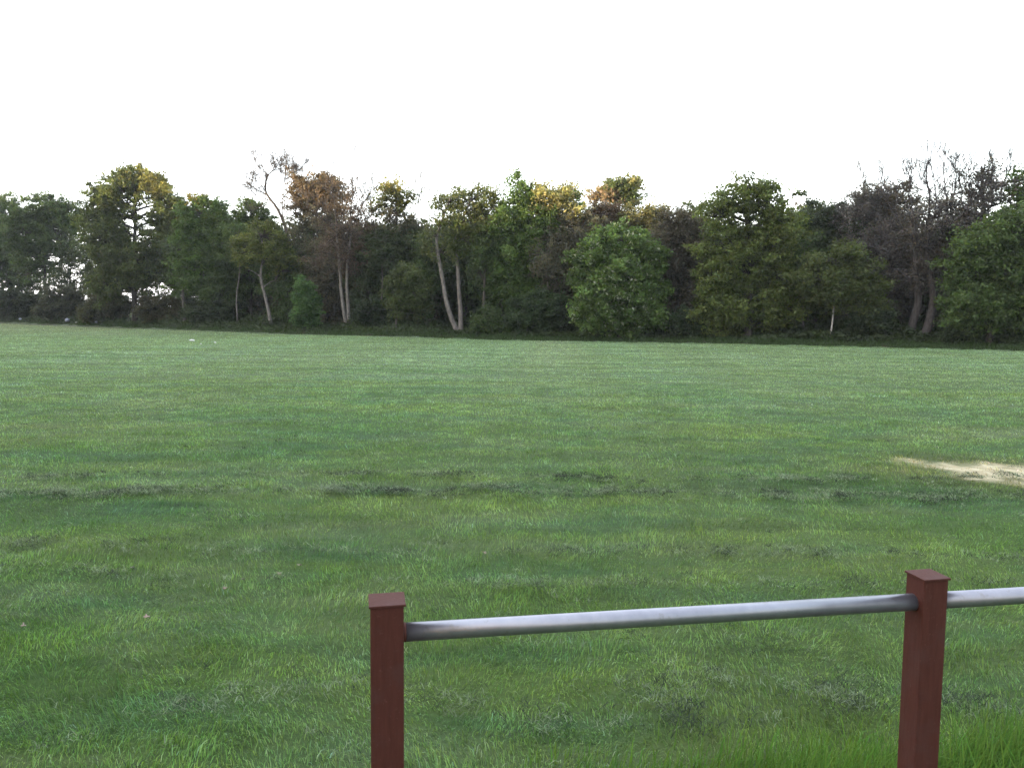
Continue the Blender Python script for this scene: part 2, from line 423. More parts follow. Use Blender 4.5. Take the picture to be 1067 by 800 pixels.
TREES = []; LS = .70
def tree(name, label, px, off, crown, col, trunk=None, tr=.16, bark=BARK, leaf=.15, dens=1.0, sub=.7, var=.35, cat='tree', group=None, lit_gold=None,
         twigs=None, twigcol=None, twigr=None, bloom=0.0, droop=0.0, flat=.6, limbs=True, up=.35):
    """crown: ellipses (cx, cy, rx, ry[, weight]) as measured on the photograph, set D metres away with their own depth"""
    D0 = float(edgeD(px))+off
    mp = mpp(D0)
    X0 = (px-PW/2)/F*D0
    base = np.array((X0, D0, float(gz(X0, D0))-.08))
    paths = []
    if trunk:
        for tp in trunk:
            pts = [at(a, b, D0+(c if False else 0)) for (a, b) in tp]
            if tp[0][1] > 325: pts[0][2] = base[2]
            pts = np.array(pts); pts[1:-1, 1] += rng.normal(0, .12, len(pts)-2)
            paths.append(pts)
    else:
        cxm = np.mean([c[0] for c in crown]); top = min(c[1]-c[3]*.3 for c in crown)
        e = at(cxm, top, D0)
        k = 6; t = np.linspace(0, 1, k)[:, None]
        p = base+(e-base)*t; p[:, :2] += rng.normal(0, .12, (k, 2))*np.sin(t*math.pi); paths.append(p)
    root = empty(name, tuple(base), label, cat, group)
    lbark = (.07, .06, .055) if bark[0] > .15 else bark
    T = Tubes()
    tp_list = []
    for p in paths:
        # resample smoothly
        s = np.concatenate([[0], np.cumsum(np.linalg.norm(np.diff(p, axis=0), axis=1))]); k = max(7, len(p)*3)
        tt = np.linspace(0, s[-1], k); q = np.stack([np.interp(tt, s, p[:, j]) for j in range(3)], 1)
        q[1:-1] = (q[:-2]+2*q[1:-1]+q[2:])/4
        rad = tr*np.linspace(1, .35, k)*(1 if p is paths[0] or p[0][2] < base[2]+.1 else .3); rad[0] *= 1.35
        T.add(q, rad, 8, bark, .08)
        tp_list.append(q)
    Pl, Cl = [], []
    trunk_all = np.concatenate(tp_list)
    crown = list(crown)
    if len(crown) > 2:
        own = list(crown)
        for i, c in enumerate(own):
            ds = sorted([(math.hypot(c[0]-q[0], c[1]-q[1]), j) for j, q in enumerate(own) if j != i])[:2]
            for d, j in ds:
                q = own[j]
                if j > i or i not in [jj for _, jj in sorted([(math.hypot(q[0]-z[0], q[1]-z[1]), k2) for k2, z in enumerate(own) if k2 != j])[:2]]:
                    wc = min(c[4] if len(c) > 4 else 1, q[4] if len(q) > 4 else 1)
                    crown.append(((c[0]+q[0])/2, (c[1]+q[1])/2, (c[2]+q[2])*.36, (c[3]+q[3])*.36, .55*wc, *( [c[5]] if len(c) > 5 else [])))
    for c in crown:
        ex, ey, rx, ry = c[:4]; wt = c[4] if len(c) > 4 else 1.0; ecol = c[5] if len(c) > 5 else col
        ctr = at(ex, ey, D0); a, b = rx*mp, ry*mp
        dep = min(a, b*1.2)*.85
        ns = max(6, int(12.5*wt*(a*b)**.8/(sub**1.5)))
        dirs = unit(rng.normal(size=(ns, 3))); rr = rng.uniform(.2, 1.0, (ns, 1))**.45*np.where(rng.uniform(0, 1, (ns, 1)) < .22, rng.uniform(1.05, 1.5, (ns, 1)), 1)
        S = ctr+dirs*rr*np.array([a, dep, b])*.93
        S[:, 2] = np.maximum(S[:, 2], base[2]+.4)
        # limb to the clump ellipse
        below = trunk_all[trunk_all[:, 2] < ctr[2]-.15*b]
        src = below if len(below) else trunk_all[:1]
        hub0 = src[np.argmin(np.linalg.norm(src-ctr, axis=1))]
        if limbs:
            hp = hubpath(hub0, ctr, 5); T.add(hp, np.linspace(tr*.45, tr*.16, 5), 5, lbark)
        nl = int(138*dens*wt)
        for s in S:
            if limbs:
                hh = hp[random.randint(2, 4)]
                T.add(hubpath(hh, s, 4, .06), np.linspace(tr*.16+.012, .012, 4), 3, lbark)
            r = sub*random.uniform(.55, 1.45)
            k = max(6, int(nl*random.uniform(.55, 1.3)))
            outw = unit(s-ctr+np.array([0, 0, .2*b]))
            sd = unit(outw*.8+rng.normal(0, .75, (4, 3))+np.array([0, 0, .15]))
            wh = rng.integers(0, 4, k); tl = rng.uniform(-.15, 1.25, (k, 1))
            P = s+sd[wh]*tl*r*np.array([1, 1, .85])+rng.normal(0, .26, (k, 3))*np.array([r, r, r*flat])*(1.25-tl*.5)
            v = 1+var*random.uniform(-1, 1)
            base_c = np.array(ecol)*v
            if lit_gold is not None:  # low sun on the crown top, put into the leaf colour as gold
                gx, gy, gr, gc = lit_gold
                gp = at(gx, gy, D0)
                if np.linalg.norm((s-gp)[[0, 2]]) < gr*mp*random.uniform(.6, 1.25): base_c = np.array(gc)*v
            cc = base_c*rng.uniform(.72, 1.3, (k, 1))*np.stack([rng.uniform(.88, 1.15, k), np.ones(k), rng.uniform(.8, 1.2, k)], 1)
            if bloom:
                fl = rng.uniform(0, 1, k) < bloom*random.choice((0, .3, 1, 2.4))
                cc[fl] = np.array((.30, .33, .26))*rng.uniform(.7, 1.2, (int(fl.sum()), 1))
            Pl.append(P); Cl.append(cc)
    if twigs:
        for (ax, ay, bx, by, L, r, lev) in twigs:
            p = at(ax, ay, D0); q = at(bx, by, D0)
            # feed the bare bough from the trunk
            h0 = trunk_all[np.argmin(np.linalg.norm(trunk_all-p, axis=1))]
            if np.linalg.norm(h0-p) > .3: T.add(hubpath(h0, p, 5, .03), np.linspace(r*1.5, r, 5), 5, bark)
            k = 5; pts = hubpath(p, q, k, .0); T.add(pts, np.linspace(r, r*.6, k), 5, twigcol or bark)
            for i in range(1, k):
                for _ in range(2 if i < k-1 else 3):
                    dv = unit(pts[i]-pts[i-1])+rng.normal(0, .55, 3)+np.array([0, 0, .25])
                    sub_twigs(T, pts[i], dv, L*random.uniform(.6, 1.1), r*.5, lev, twigcol or bark, .5, .22, twigr or max(.013, .00028*D0-.004))
    link('trunk', T.mesh('trunk', base), M['bark'], root)
    if Pl:
        P = np.concatenate(Pl); Cc = np.concatenate(Cl)
        okp = P[:, 2] > gz(P[:, 0], P[:, 1])+.05
        P, Cc = P[okp], np.clip(Cc[okp], 0, .6)
        link('crown', leaf_mesh('crown', P, leaf*LS, leaf*LS*.55, Cc, base, up, droop), M['leaf'], root)
    TREES.append((name, len(Pl)))
    return root

G1 = (.056, .088, .034); G2 = (.064, .108, .032); YG = (.090, .112, .034); CH = (.080, .130, .038)
BR = (.084, .085, .060); OR = (.125, .098, .066); PU = (.105, .101, .103); LIT_GOLD = (.23, .225, .095); DK = (.050, .070, .036)

# --- left end
tree('broadleaf_tree', 'dark tree at the left edge of the wood with a mauve tinged top', 8, 7, [(2, 225, 26, 24), (-8, 262, 32, 28), (12, 290, 24, 22, .6), (-30, 240, 30, 40)], G1, tr=.2, dens=.8, leaf=.19)
tree('broadleaf_tree', 'dark green tree with a rounded top left of the big golden topped tree', 48, 6, [(45, 220, 26, 18), (28, 243, 26, 20), (62, 245, 24, 22), (46, 268, 34, 16, .7), (70, 226, 14, 12), (30, 285, 18, 12, .5)], G1, tr=.2, dens=.85, leaf=.19)
tree('broadleaf_tree', 'large rounded tree with sky showing through its golden lit top', 141, 6,
     [(140, 187, 17, 12, .9), (124, 197, 20, 17, .8), (158, 195, 22, 16, .8), (108, 214, 19, 19), (176, 216, 15, 18), (140, 226, 26, 14, .45), (112, 250, 26, 24), (168, 254, 24, 24), (100, 230, 14, 16, .8), (182, 232, 11, 18, .8), (140, 272, 34, 26), (120, 295, 28, 18, .8), (165, 285, 22, 18, .7)],
     (.072, .096, .034), tr=.32, bark=DARK, dens=.9, leaf=.19, lit_gold=(163, 186, 24, (.165, .170, .055)))
tree('broadleaf_tree', 'leafy green tree right of the big golden topped tree, with a thin pale trunk', 192, 5,
     [(212, 222, 22, 20), (202, 250, 22, 26), (228, 248, 22, 26), (212, 280, 26, 26), (190, 296, 14, 18, .6)], G2, trunk=[[(193, 336), (191, 310), (190, 285), (200, 255), (210, 225)]], tr=.16, bark=GREYB, leaf=.17, lit_gold=(212, 206, 9, (.12, .11, .03)))
tree('broadleaf_tree', 'narrow green tree standing behind the leaning pale trunk', 262, 11, [(264, 226, 18, 16), (250, 250, 20, 24), (274, 252, 20, 24), (258, 285, 24, 30)], G1, tr=.16)
tree('leaning_tree', 'small tree with a bare pale trunk leaning left', 281, 5, [(262, 262, 24, 12, .8), (292, 266, 20, 10, .7), (275, 246, 26, 12, .7), (300, 280, 14, 9, .6)], YG,
     trunk=[[(283, 341), (280, 325), (276, 308), (272, 294), (271, 283), (275, 262), (272, 248)], [(271, 288), (264, 283), (259, 281)], [(275, 299), (281, 294), (287, 292)]], tr=.18, bark=PALE, leaf=.14, sub=.6)
tree('bare_tree', 'tall bare forked tree standing clear above the wood', 310, 12, [(318, 280, 14, 14, .3)], BR,
     trunk=[[(312, 338), (309, 300), (304, 262), (298, 238), (289, 215), (277, 203), (275, 192), (279, 181)], [(301, 245), (294, 222), (295, 198), (298, 185)]], tr=.25, bark=(.078, .068, .066), limbs=False, twigr=.0105,
     twigs=[(279, 184, 272, 172, 1.15, .06, 3), (279, 184, 286, 174, 1.15, .06, 3), (296, 190, 297, 176, 1.15, .06, 3), (298, 187, 309, 178, 1.15, .06, 3), (277, 203, 262, 194, 1.2, .06, 3), (296, 205, 306, 190, 1.2, .06, 3), (285, 212, 268, 205, 1.15, .06, 3)])
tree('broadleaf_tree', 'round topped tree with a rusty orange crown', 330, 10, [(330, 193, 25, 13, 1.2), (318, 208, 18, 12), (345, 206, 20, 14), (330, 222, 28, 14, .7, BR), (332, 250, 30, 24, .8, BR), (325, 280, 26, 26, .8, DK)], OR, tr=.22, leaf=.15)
tree('twin_trunk_tree', 'brown budding tree on two close pale trunks', 362, 5.5, [(360, 236, 26, 28, .65), (358, 268, 30, 22, .7), (372, 215, 14, 16, .4)], (.085, .066, .056),
     trunk=[[(362, 345), (358, 322), (355, 300), (354, 280), (352, 255), (350, 225)], [(364, 345), (363, 320), (361, 300), (362, 275), (366, 245), (365, 215)]], tr=.17, bark=PALE, leaf=.11, sub=.7, twigcol=(.07, .058, .052),
     twigs=[(352, 235, 344, 200, 1.6, .05, 2), (366, 230, 367, 190, 1.8, .05, 2), (364, 240, 384, 205, 1.7, .05, 2), (352, 245, 330, 222, 1.6, .04, 2), (366, 250, 394, 228, 1.5, .04, 2)])
tree('ivy_clad_stump', 'narrow upright column of bright ivy leaves beside the twin pale trunks', 318, 3.5, [(318, 302, 7, 11, 1.2), (315, 322, 9, 14, 1.2), (323, 318, 8, 14), (318, 334, 11, 8)], (.062, .118, .04), trunk=[[(319, 344), (318, 320), (318, 298)]], tr=.12, leaf=.14, sub=.45, cat='plant')
tree('broadleaf_tree', 'thin topped tree with a small yellow lit tip', 412, 8, [(410, 200, 11, 9), (402, 216, 20, 12, .55), (424, 214, 14, 14, .55), (412, 240, 28, 14, .8, BR), (400, 268, 26, 26, 1, DK), (425, 260, 24, 26, 1, DK)], (.06, .075, .024), tr=.18, lit_gold=(410, 195, 9, (.18, .17, .055)),
     twigs=[(390, 225, 384, 203, 1.2, .04, 2), (432, 225, 440, 196, 1.2, .04, 2)])
tree('small_tree', 'small olive green tree with drooping leaves on a thin grey stem', 413, 3.5, [(424, 290, 17, 12), (414, 304, 13, 13), (434, 306, 14, 14), (426, 322, 18, 10, .9)], (.062, .084, .032), trunk=[[(412, 347), (413, 330), (416, 310), (423, 292)]], tr=.1, bark=GREYB, leaf=.14, sub=.55)
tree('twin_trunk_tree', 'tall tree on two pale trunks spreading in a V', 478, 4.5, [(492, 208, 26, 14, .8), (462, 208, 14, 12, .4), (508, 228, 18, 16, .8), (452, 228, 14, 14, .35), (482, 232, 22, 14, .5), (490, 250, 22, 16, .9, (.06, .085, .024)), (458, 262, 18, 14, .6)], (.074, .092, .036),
     trunk=[[(477, 348), (470, 332), (464, 310), (461, 290), (457, 268), (454, 248), (462, 225), (470, 205)], [(480, 348), (480, 325), (478, 300), (477, 275), (473, 255), (482, 228), (492, 205)]], tr=.2, bark=(.19, .17, .165), leaf=.15)
tree('broadleaf_tree', 'tall full tree with a tufted top and a golden lit shoulder', 552, 6, [(541, 194, 14, 12, .55), (562, 208, 24, 15), (591, 211, 15, 14), (535, 230, 20, 20), (562, 240, 28, 18), (545, 262, 26, 20, 1, CH), (560, 285, 26, 20), (532, 290, 18, 22), (552, 318, 26, 20)], G2, tr=.24, bark=DARK, leaf=.16, lit_gold=(582, 203, 25, LIT_GOLD))
tree('slender_tree', 'slender dark trunked tree between the spreading twin trunks and the tufted tree', 505, 5, [(508, 262, 16, 20, .8), (498, 284, 14, 14, .6)], G1, trunk=[[(505, 345), (504, 315), (505, 290), (508, 262)]], tr=.14, bark=(.10, .09, .085), leaf=.14)
tree('broadleaf_tree', 'brown purple tree behind the tufted tree and the bright round tree', 590, 6.5, [(588, 250, 20, 22), (605, 240, 20, 18), (580, 285, 18, 30), (600, 275, 20, 26)], BR, trunk=[[(568, 348), (570, 320), (573, 295), (588, 250)]], tr=.13, bark=GREYB, leaf=.13)
tree('flat_topped_tree', 'distant flat topped tree rising above the wood, pink on its left', 643, 24, [(652, 194, 13, 8, 1.2), (641, 195, 9, 7, 1.1), (628, 204, 11, 6, 1.2, (.20, .16, .10)), (648, 207, 15, 5, .9), (662, 206, 8, 5, .8), (640, 240, 20, 20, .8, DK)], (.088, .12, .042), tr=.26, leaf=.18, sub=.8, lit_gold=(658, 190, 8, LIT_GOLD))
tree('broadleaf_tree', 'brown topped tree directly behind the bright round tree', 630, 11, [(628, 225, 20, 11), (615, 240, 18, 14), (640, 240, 22, 16), (628, 270, 30, 24, 1, DK)], (.10, .072, .05), tr=.2, leaf=.14)
tree('broadleaf_tree', 'pale olive tree behind the right shoulder of the bright round tree', 672, 11, [(670, 222, 17, 11), (685, 232, 12, 12), (660, 240, 20, 14), (675, 265, 24, 24, 1, DK)], (.10, .10, .042), tr=.18, leaf=.14)
tree('broadleaf_tree', 'bright green round tree with white blossom reaching down to the grass', 646, 2.2,
     [(646, 254, 26, 16), (620, 272, 22, 17), (672, 272, 22, 18), (645, 285, 32, 24), (612, 300, 14, 18), (680, 303, 14, 20), (635, 315, 28, 22), (662, 322, 26, 22), (615, 330, 17, 15), (645, 338, 26, 10), (676, 333, 14, 12)],
     CH, tr=.22, leaf=.17, sub=.62, dens=1.15, var=.5, droop=.5, bloom=.045)
tree('broadleaf_tree', 'dark brown cone shaped tree with a thin stem leaning right', 698, 5, [(706, 228, 14, 14), (698, 250, 17, 18), (716, 252, 15, 20), (706, 282, 24, 24), (712, 312, 20, 22, .8)], (.068, .064, .050), trunk=[[(696, 351), (701, 333), (706, 318), (711, 300), (708, 260), (706, 228)]], tr=.1, bark=(.11, .105, .09), leaf=.13)
tree('broadleaf_tree', 'large spreading yellow green tree in tiers, tallest right of the round tree', 778, 3.5,
     [(783, 197, 24, 13, .8), (760, 211, 20, 15, .75), (802, 210, 24, 17, .75), (816, 226, 18, 16, .8), (745, 226, 18, 15, .7), (782, 238, 28, 14, .85), (752, 258, 26, 18), (805, 255, 26, 20), (778, 275, 36, 20), (742, 290, 24, 16), (815, 290, 22, 16), (780, 312, 40, 18), (745, 322, 26, 16), (815, 322, 22, 16), (778, 338, 36, 12)],
     (.084, .112, .034), tr=.3, bark=DARK, leaf=.15, sub=.72, flat=.4, var=.5)
tree('broadleaf_tree', 'dark grey green tree right of the tiered tree', 848, 8, [(848, 226, 16, 14), (862, 224, 16, 14), (840, 250, 18, 20), (862, 258, 22, 22), (852, 290, 26, 26)], (.058, .078, .046), tr=.18)
tree('birch_tree', 'low yellow green birch with a thin white stem', 865, 3, [(870, 272, 26, 18, .9), (852, 292, 20, 18), (890, 290, 24, 20), (872, 306, 28, 16), (905, 312, 20, 20, .9), (888, 328, 16, 7, .5)], (.066, .088, .032), trunk=[[(864, 356), (866, 345), (868, 333), (869, 310), (871, 275)]], tr=.065, bark=(.40, .38, .37), leaf=.14)
tree('broadleaf_tree', 'rounded mauve grey budding tree', 905, 8, [(890, 218, 22, 14), (912, 210, 24, 16), (935, 212, 24, 16, 1, (.085, .075, .055)), (900, 245, 28, 24), (935, 248, 24, 26), (918, 285, 28, 28, .8)], PU, tr=.24, bark=(.085, .078, .08), leaf=.11, sub=.65,
     twigs=[(905, 215, 897, 188, 1.0, .045, 2), (922, 210, 922, 186, 1.0, .045, 2), (938, 205, 948, 188, 1.0, .045, 2)])
tree('leaning_tree', 'dark twin trunked tree leaning right under grey bare boughs', 955, 5, [(960, 255, 28, 26, .6), (950, 290, 22, 20, .5), (975, 228, 20, 22, .5, PU), (948, 225, 12, 14, .4, PU)], (.075, .068, .062),
     trunk=[[(948, 356), (952, 340), (956, 325), (959, 310), (956, 285), (952, 255), (951, 220)], [(961, 357), (966, 342), (972, 325), (974, 308), (970, 290), (966, 262), (968, 225)]], tr=.3, bark=(.085, .076, .078), leaf=.11, twigcol=(.062, .056, .06),
     twigs=[(951, 225, 947, 182, 1.2, .055, 2), (968, 225, 966, 172, 1.2, .055, 2), (968, 235, 988, 186, 1.2, .05, 2), (952, 250, 928, 218, 1.3, .06, 2), (968, 250, 1000, 218, 1.3, .06, 2), (958, 285, 930, 262, 1.6, .05, 2), (966, 270, 985, 240, 1.5, .05, 2)])
tree('bare_tree', 'tall thin bare tree with upright boughs just right of the dark twin trunks', 990, 7, [(990, 205, 16, 12, .4, PU), (978, 232, 18, 16, .5, PU), (1000, 225, 16, 16, .5, PU), (1000, 250, 24, 24, .6, DK)], PU, tr=.2, bark=(.075, .068, .07), leaf=.11, limbs=False,
     twigs=[(985, 240, 983, 176, 1.2, .045, 2), (990, 235, 997, 182, 1.2, .05, 2), (985, 250, 974, 190, 1.2, .05, 2)])
tree('budding_tree', 'mauve budding tree with ragged twiggy top near the right edge', 1030, 6.5, [(1016, 194, 17, 13, .4), (1038, 190, 17, 14, .4), (1025, 176, 12, 9, .3), (1010, 212, 18, 12, .5), (1034, 214, 20, 14, .55), (1006, 235, 18, 16, .6), (1030, 245, 26, 20, .7, DK)], PU, tr=.2, bark=(.075, .068, .07), leaf=.12, sub=.6,
     twigs=[(1015, 215, 1012, 184, 1.1, .05, 2), (1030, 210, 1034, 178, 1.1, .05, 2), (1042, 212, 1052, 178, 1.1, .05, 2), (1005, 230, 1000, 190, 1.4, .05, 2)])
tree('broadleaf_tree', 'broad green tree at the right edge with low branches', 1030, 2.5, [(1030, 252, 24, 20), (1055, 240, 26, 26), (1010, 270, 20, 18), (1048, 285, 32, 26), (1008, 305, 20, 20), (1030, 320, 28, 20), (1060, 325, 26, 22), (1000, 330, 14, 12, .7), (1085, 290, 30, 40)], (.062, .098, .032), tr=.22, leaf=.15, bark=DARK)
tree('broadleaf_tree', 'tall green tree cut by the right edge of the picture', 1082, 7, [(1070, 195, 18, 22, .8), (1090, 215, 26, 30), (1075, 240, 22, 22), (1090, 280, 30, 50)], G2, tr=.24)
for (px, off, cr) in [(26, 10, [(20, 262, 24, 16, .6), (35, 285, 24, 14, .6), (15, 305, 24, 12, .7)]), (72, 9, [(76, 262, 20, 14, .6), (84, 285, 20, 14, .6), (66, 300, 22, 12, .6)]),
                      (100, 10, [(98, 270, 18, 18, .7), (108, 296, 22, 14, .7)]), (150, 12, [(145, 290, 24, 16, .7), (150, 312, 22, 8, .6)]), (186, 10, [(186, 262, 16, 20, .7), (190, 290, 18, 14, .6), (180, 306, 16, 9, .5)])]:
    tree('background_tree', 'thin leaved tree standing behind the front trees at the left end of the wood', px, off, cr, DK, leaf=.2, dens=.9, sub=.8, bark=DARK, tr=.16, group='thin trees behind the left end of the wood')
# trees going on round the field past the right edge
for (px, of, tp, lab) in [(1140, 4, 205, 'tree just past the right edge'), (1210, 5, 195, 'b'), (1290, 4, 190, 'c'), (1390, 5, 180, 'd'), (1175, 14, 190, 'e'), (1260, 14, 190, 'f')]:
    tree('broadleaf_tree', 'leafy tree of the wood beyond the right edge of the view', px, of, [(px, tp+25, 34, 30), (px-22, tp+70, 34, 36), (px+24, tp+75, 34, 36), (px, tp+110, 44, 34)], G1, leaf=.24, dens=.6, group='trees of the wood past the right edge')

# --- second and third rows: dark trees that fill the wood
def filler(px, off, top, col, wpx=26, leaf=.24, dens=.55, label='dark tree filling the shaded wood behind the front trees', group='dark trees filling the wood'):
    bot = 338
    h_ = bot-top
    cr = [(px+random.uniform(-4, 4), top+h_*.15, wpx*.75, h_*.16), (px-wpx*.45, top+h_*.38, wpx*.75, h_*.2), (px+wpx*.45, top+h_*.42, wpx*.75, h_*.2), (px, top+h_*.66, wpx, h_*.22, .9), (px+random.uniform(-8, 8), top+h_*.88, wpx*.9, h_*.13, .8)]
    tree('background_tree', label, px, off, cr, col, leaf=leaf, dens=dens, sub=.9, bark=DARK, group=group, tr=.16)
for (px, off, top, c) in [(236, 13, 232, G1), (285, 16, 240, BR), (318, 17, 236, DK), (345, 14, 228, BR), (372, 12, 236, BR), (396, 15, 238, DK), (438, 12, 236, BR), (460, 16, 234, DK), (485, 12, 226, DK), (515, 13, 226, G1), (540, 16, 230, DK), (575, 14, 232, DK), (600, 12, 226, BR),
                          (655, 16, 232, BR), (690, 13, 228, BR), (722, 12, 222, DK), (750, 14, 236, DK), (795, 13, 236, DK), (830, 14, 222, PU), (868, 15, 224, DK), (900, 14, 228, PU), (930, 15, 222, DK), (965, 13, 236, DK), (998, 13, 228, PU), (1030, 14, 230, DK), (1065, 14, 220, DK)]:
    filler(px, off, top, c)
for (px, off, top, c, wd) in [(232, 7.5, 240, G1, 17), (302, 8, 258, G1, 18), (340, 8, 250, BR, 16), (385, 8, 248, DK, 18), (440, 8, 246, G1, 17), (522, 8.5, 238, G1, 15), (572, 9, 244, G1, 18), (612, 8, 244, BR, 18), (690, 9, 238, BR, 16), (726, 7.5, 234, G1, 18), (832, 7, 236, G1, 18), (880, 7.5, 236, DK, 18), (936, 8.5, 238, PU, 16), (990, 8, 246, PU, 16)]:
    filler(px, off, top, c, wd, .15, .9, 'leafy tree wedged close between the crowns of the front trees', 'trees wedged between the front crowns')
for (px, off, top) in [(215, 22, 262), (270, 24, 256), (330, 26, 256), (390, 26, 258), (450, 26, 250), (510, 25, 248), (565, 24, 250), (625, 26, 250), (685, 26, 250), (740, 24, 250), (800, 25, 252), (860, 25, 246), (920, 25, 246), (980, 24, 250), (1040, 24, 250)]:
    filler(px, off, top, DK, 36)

for (lab, px, off, tr_, path, top, c) in [
        ('slim grey stem with a small high crown, left of the leaning pale trunk', 248, 6, .085, [(248, 340), (247, 310), (250, 280), (246, 250)], 246, G1),
        ('slim grey stem right of the orange crowned tree, in front of the dark bush', 400, 6.5, .08, [(399, 346), (397, 320), (399, 292), (396, 258)], 252, DK),
        ('slim dark stem left of the bright round tree', 570, 4.2, .08, [(570, 351), (569, 330), (571, 300), (568, 268)], 266, BR),
        ('slim grey stem right of the tiered tree, close to the birch', 838, 5.5, .085, [(838, 356), (836, 330), (839, 300), (837, 268)], 262, G1)]:
    tree('slender_tree', lab, px, off, [(px, top, 12, 12, .7), (px-6, top+16, 11, 10, .6), (px+7, top+20, 11, 10, .6)], c, trunk=[path], tr=tr_, bark=(.15, .135, .13), leaf=.13)
# --- shrubs at the foot of the wood
def shrub(label, px, off, els, col, leaf=.13, dens=1.0, name='shrub'):
    tree(name, label, px, off, els, col, leaf=leaf, dens=dens, sub=.5, tr=.05, cat='shrub', bark=DARK)
shrub('grey green rounded shrub left of the big golden topped tree', 68, 4, [(66, 312, 20, 13), (52, 322, 14, 9), (80, 322, 16, 10)], (.062, .070, .048), .17)
shrub('olive shrub under the left side of the big golden topped tree', 108, 4, [(108, 315, 18, 14), (122, 322, 14, 11), (96, 326, 12, 8)], (.06, .066, .036), .17)
shrub('dark low shrub at the far left foot of the wood', 18, 4, [(12, 316, 26, 14), (36, 320, 16, 11)], (.04, .052, .03), .18)
shrub('brown green shrub under the right side of the big golden topped tree', 165, 5, [(160, 322, 18, 11), (178, 324, 14, 11)], (.055, .056, .032), .16)
shrub('dark shrub under the leafy green tree', 215, 5, [(212, 326, 20, 11), (232, 326, 18, 13)], (.035, .05, .025), .16)
shrub('dense dark green shrub under the tufted tree', 550, 3, [(545, 322, 20, 14), (566, 320, 18, 16), (552, 338, 26, 10)], (.040, .066, .028), .13)
shrub('bright leaved shrub at the foot of the slender dark tree', 508, 2.8, [(508, 332, 9, 10), (517, 340, 9, 7), (500, 342, 6, 5)], (.062, .098, .034), .13)
shrub('dark shrub left of the leaning twin trunks', 915, 4, [(912, 332, 18, 14), (896, 340, 14, 9), (926, 342, 10, 8)], (.036, .054, .026), .13)
shrub('low dark shrub right of the leaning twin trunks', 1000, 2.5, [(1000, 342, 16, 11), (1020, 346, 18, 9), (1045, 345, 18, 10)], (.038, .056, .028), .13)
shrub('dark bush between the small olive tree and the twin pale trunks', 390, 5, [(388, 325, 16, 14), (400, 336, 14, 9)], (.030, .046, .024), .14)
shrub('low bush left of the bright round tree', 590, 4, [(585, 332, 14, 12), (600, 340, 10, 9)], (.032, .048, .024), .13)
shrub('low bush at the foot of the cone shaped tree', 715, 3, [(716, 334, 14, 12), (730, 342, 12, 8)], (.036, .056, .026), .13)

# --- low undergrowth and rough uncut grass along the mown edge
nu = 95000
pu = rng.uniform(-60, 1330, nu); ou = rng.uniform(2.2, 34, nu)**1.0
ou = np.where(rng.uniform(0, 1, nu) < .45, rng.uniform(2.2, 7, nu), ou)
Du = edgeD(pu)+ou; xu = (pu-PW/2)/F*Du
hm = (.15+1.15*vnoise(xu, Du, .45, 61)**1.6*np.clip((ou-1)/4, .2, 1) + np.clip((ou-6)/20, 0, 1)*1.9*(.75+.25*sstep(170, 260, pu)))
zu = gz(xu, Du)+rng.uniform(0.02, 1, nu)*hm
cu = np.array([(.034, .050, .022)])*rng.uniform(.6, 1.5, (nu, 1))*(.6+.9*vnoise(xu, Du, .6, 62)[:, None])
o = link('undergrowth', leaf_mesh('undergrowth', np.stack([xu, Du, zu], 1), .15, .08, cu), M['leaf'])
tag(o, 'low dark undergrowth carpeting the floor of the wood', 'undergrowth', kind='stuff')
nr = 60000
pr = rng.uniform(-80, 1300, nr); orr = rng.uniform(.3, 4.2, nr)+(vnoise(pr, pr*0, .05, 71)-.5)*1.3+(vnoise(pr, pr*0, .2, 73)-.5)*.8
Dr = edgeD(pr)+orr; xr = (pr-PW/2)/F*Dr
g = rng.uniform(.6, 1.4, nr)
blades('rough_grass', xr, Dr, (.14+.26*vnoise(xr, Dr, .8, 72))*rng.uniform(.5, 1.2, nr)*np.clip(.35+orr*.35, .3, 1), np.full(nr, .05), rng.uniform(.1, .8, nr), rng.uniform(0, 6.28, nr),
       np.stack([.044*g, .074*g, .028*g], 1), M['long_grass'], 'dark uncut rough grass along the foot of the wood')

# ------------------------------------------------------------------ fence: red-brown posts with a steel tube rail
ZL, ZR = 2.06, 2.33
topL = at(401.5, 624, ZL); topR = at(967, 598, ZR)
ang = math.atan2(topR[1]-topL[1], topR[0]-topL[0])
dirv = np.array((math.cos(ang), math.sin(ang), 0)); nrm = np.array((-dirv[1], dirv[0], 0))
span = np.linalg.norm((topR-topL)[:2])
fence = empty('post_and_rail_fence', (topL[0], topL[1], 0), 'low fence of red brown square posts and a grey steel tube rail', 'fence')
import bmesh
def box(sx, sy, z0, z1, bev=.003, taper=1.0):
    bm = bmesh.new(); bmesh.ops.create_cube(bm, size=1)
    for v in bm.verts:
        k = taper if v.co.z < 0 else 1
        v.co = Vector((v.co.x*sx*k, v.co.y*sy*k, z0 if v.co.z < 0 else z1))
    bmesh.ops.bevel(bm, geom=bm.edges[:], offset=bev, segments=2, profile=.6, affect='EDGES')
    return bm
def bm_link(name, bm, mat, parent, loc, rz=0, smooth=False):
    me = bpy.data.meshes.new(name); bm.to_mesh(me); bm.free(); me.materials.append(mat)
    if smooth: me.polygons.foreach_set('use_smooth', np.ones(len(me.polygons), bool))
    o = bpy.data.objects.new(name, me); COL.objects.link(o); o.parent = parent; o.location = loc; o.rotation_euler = (0, 0, rz)
    return o
f0 = Vector((topL[0], topL[1], 0))
slope = (topR[2]-topL[2])/span
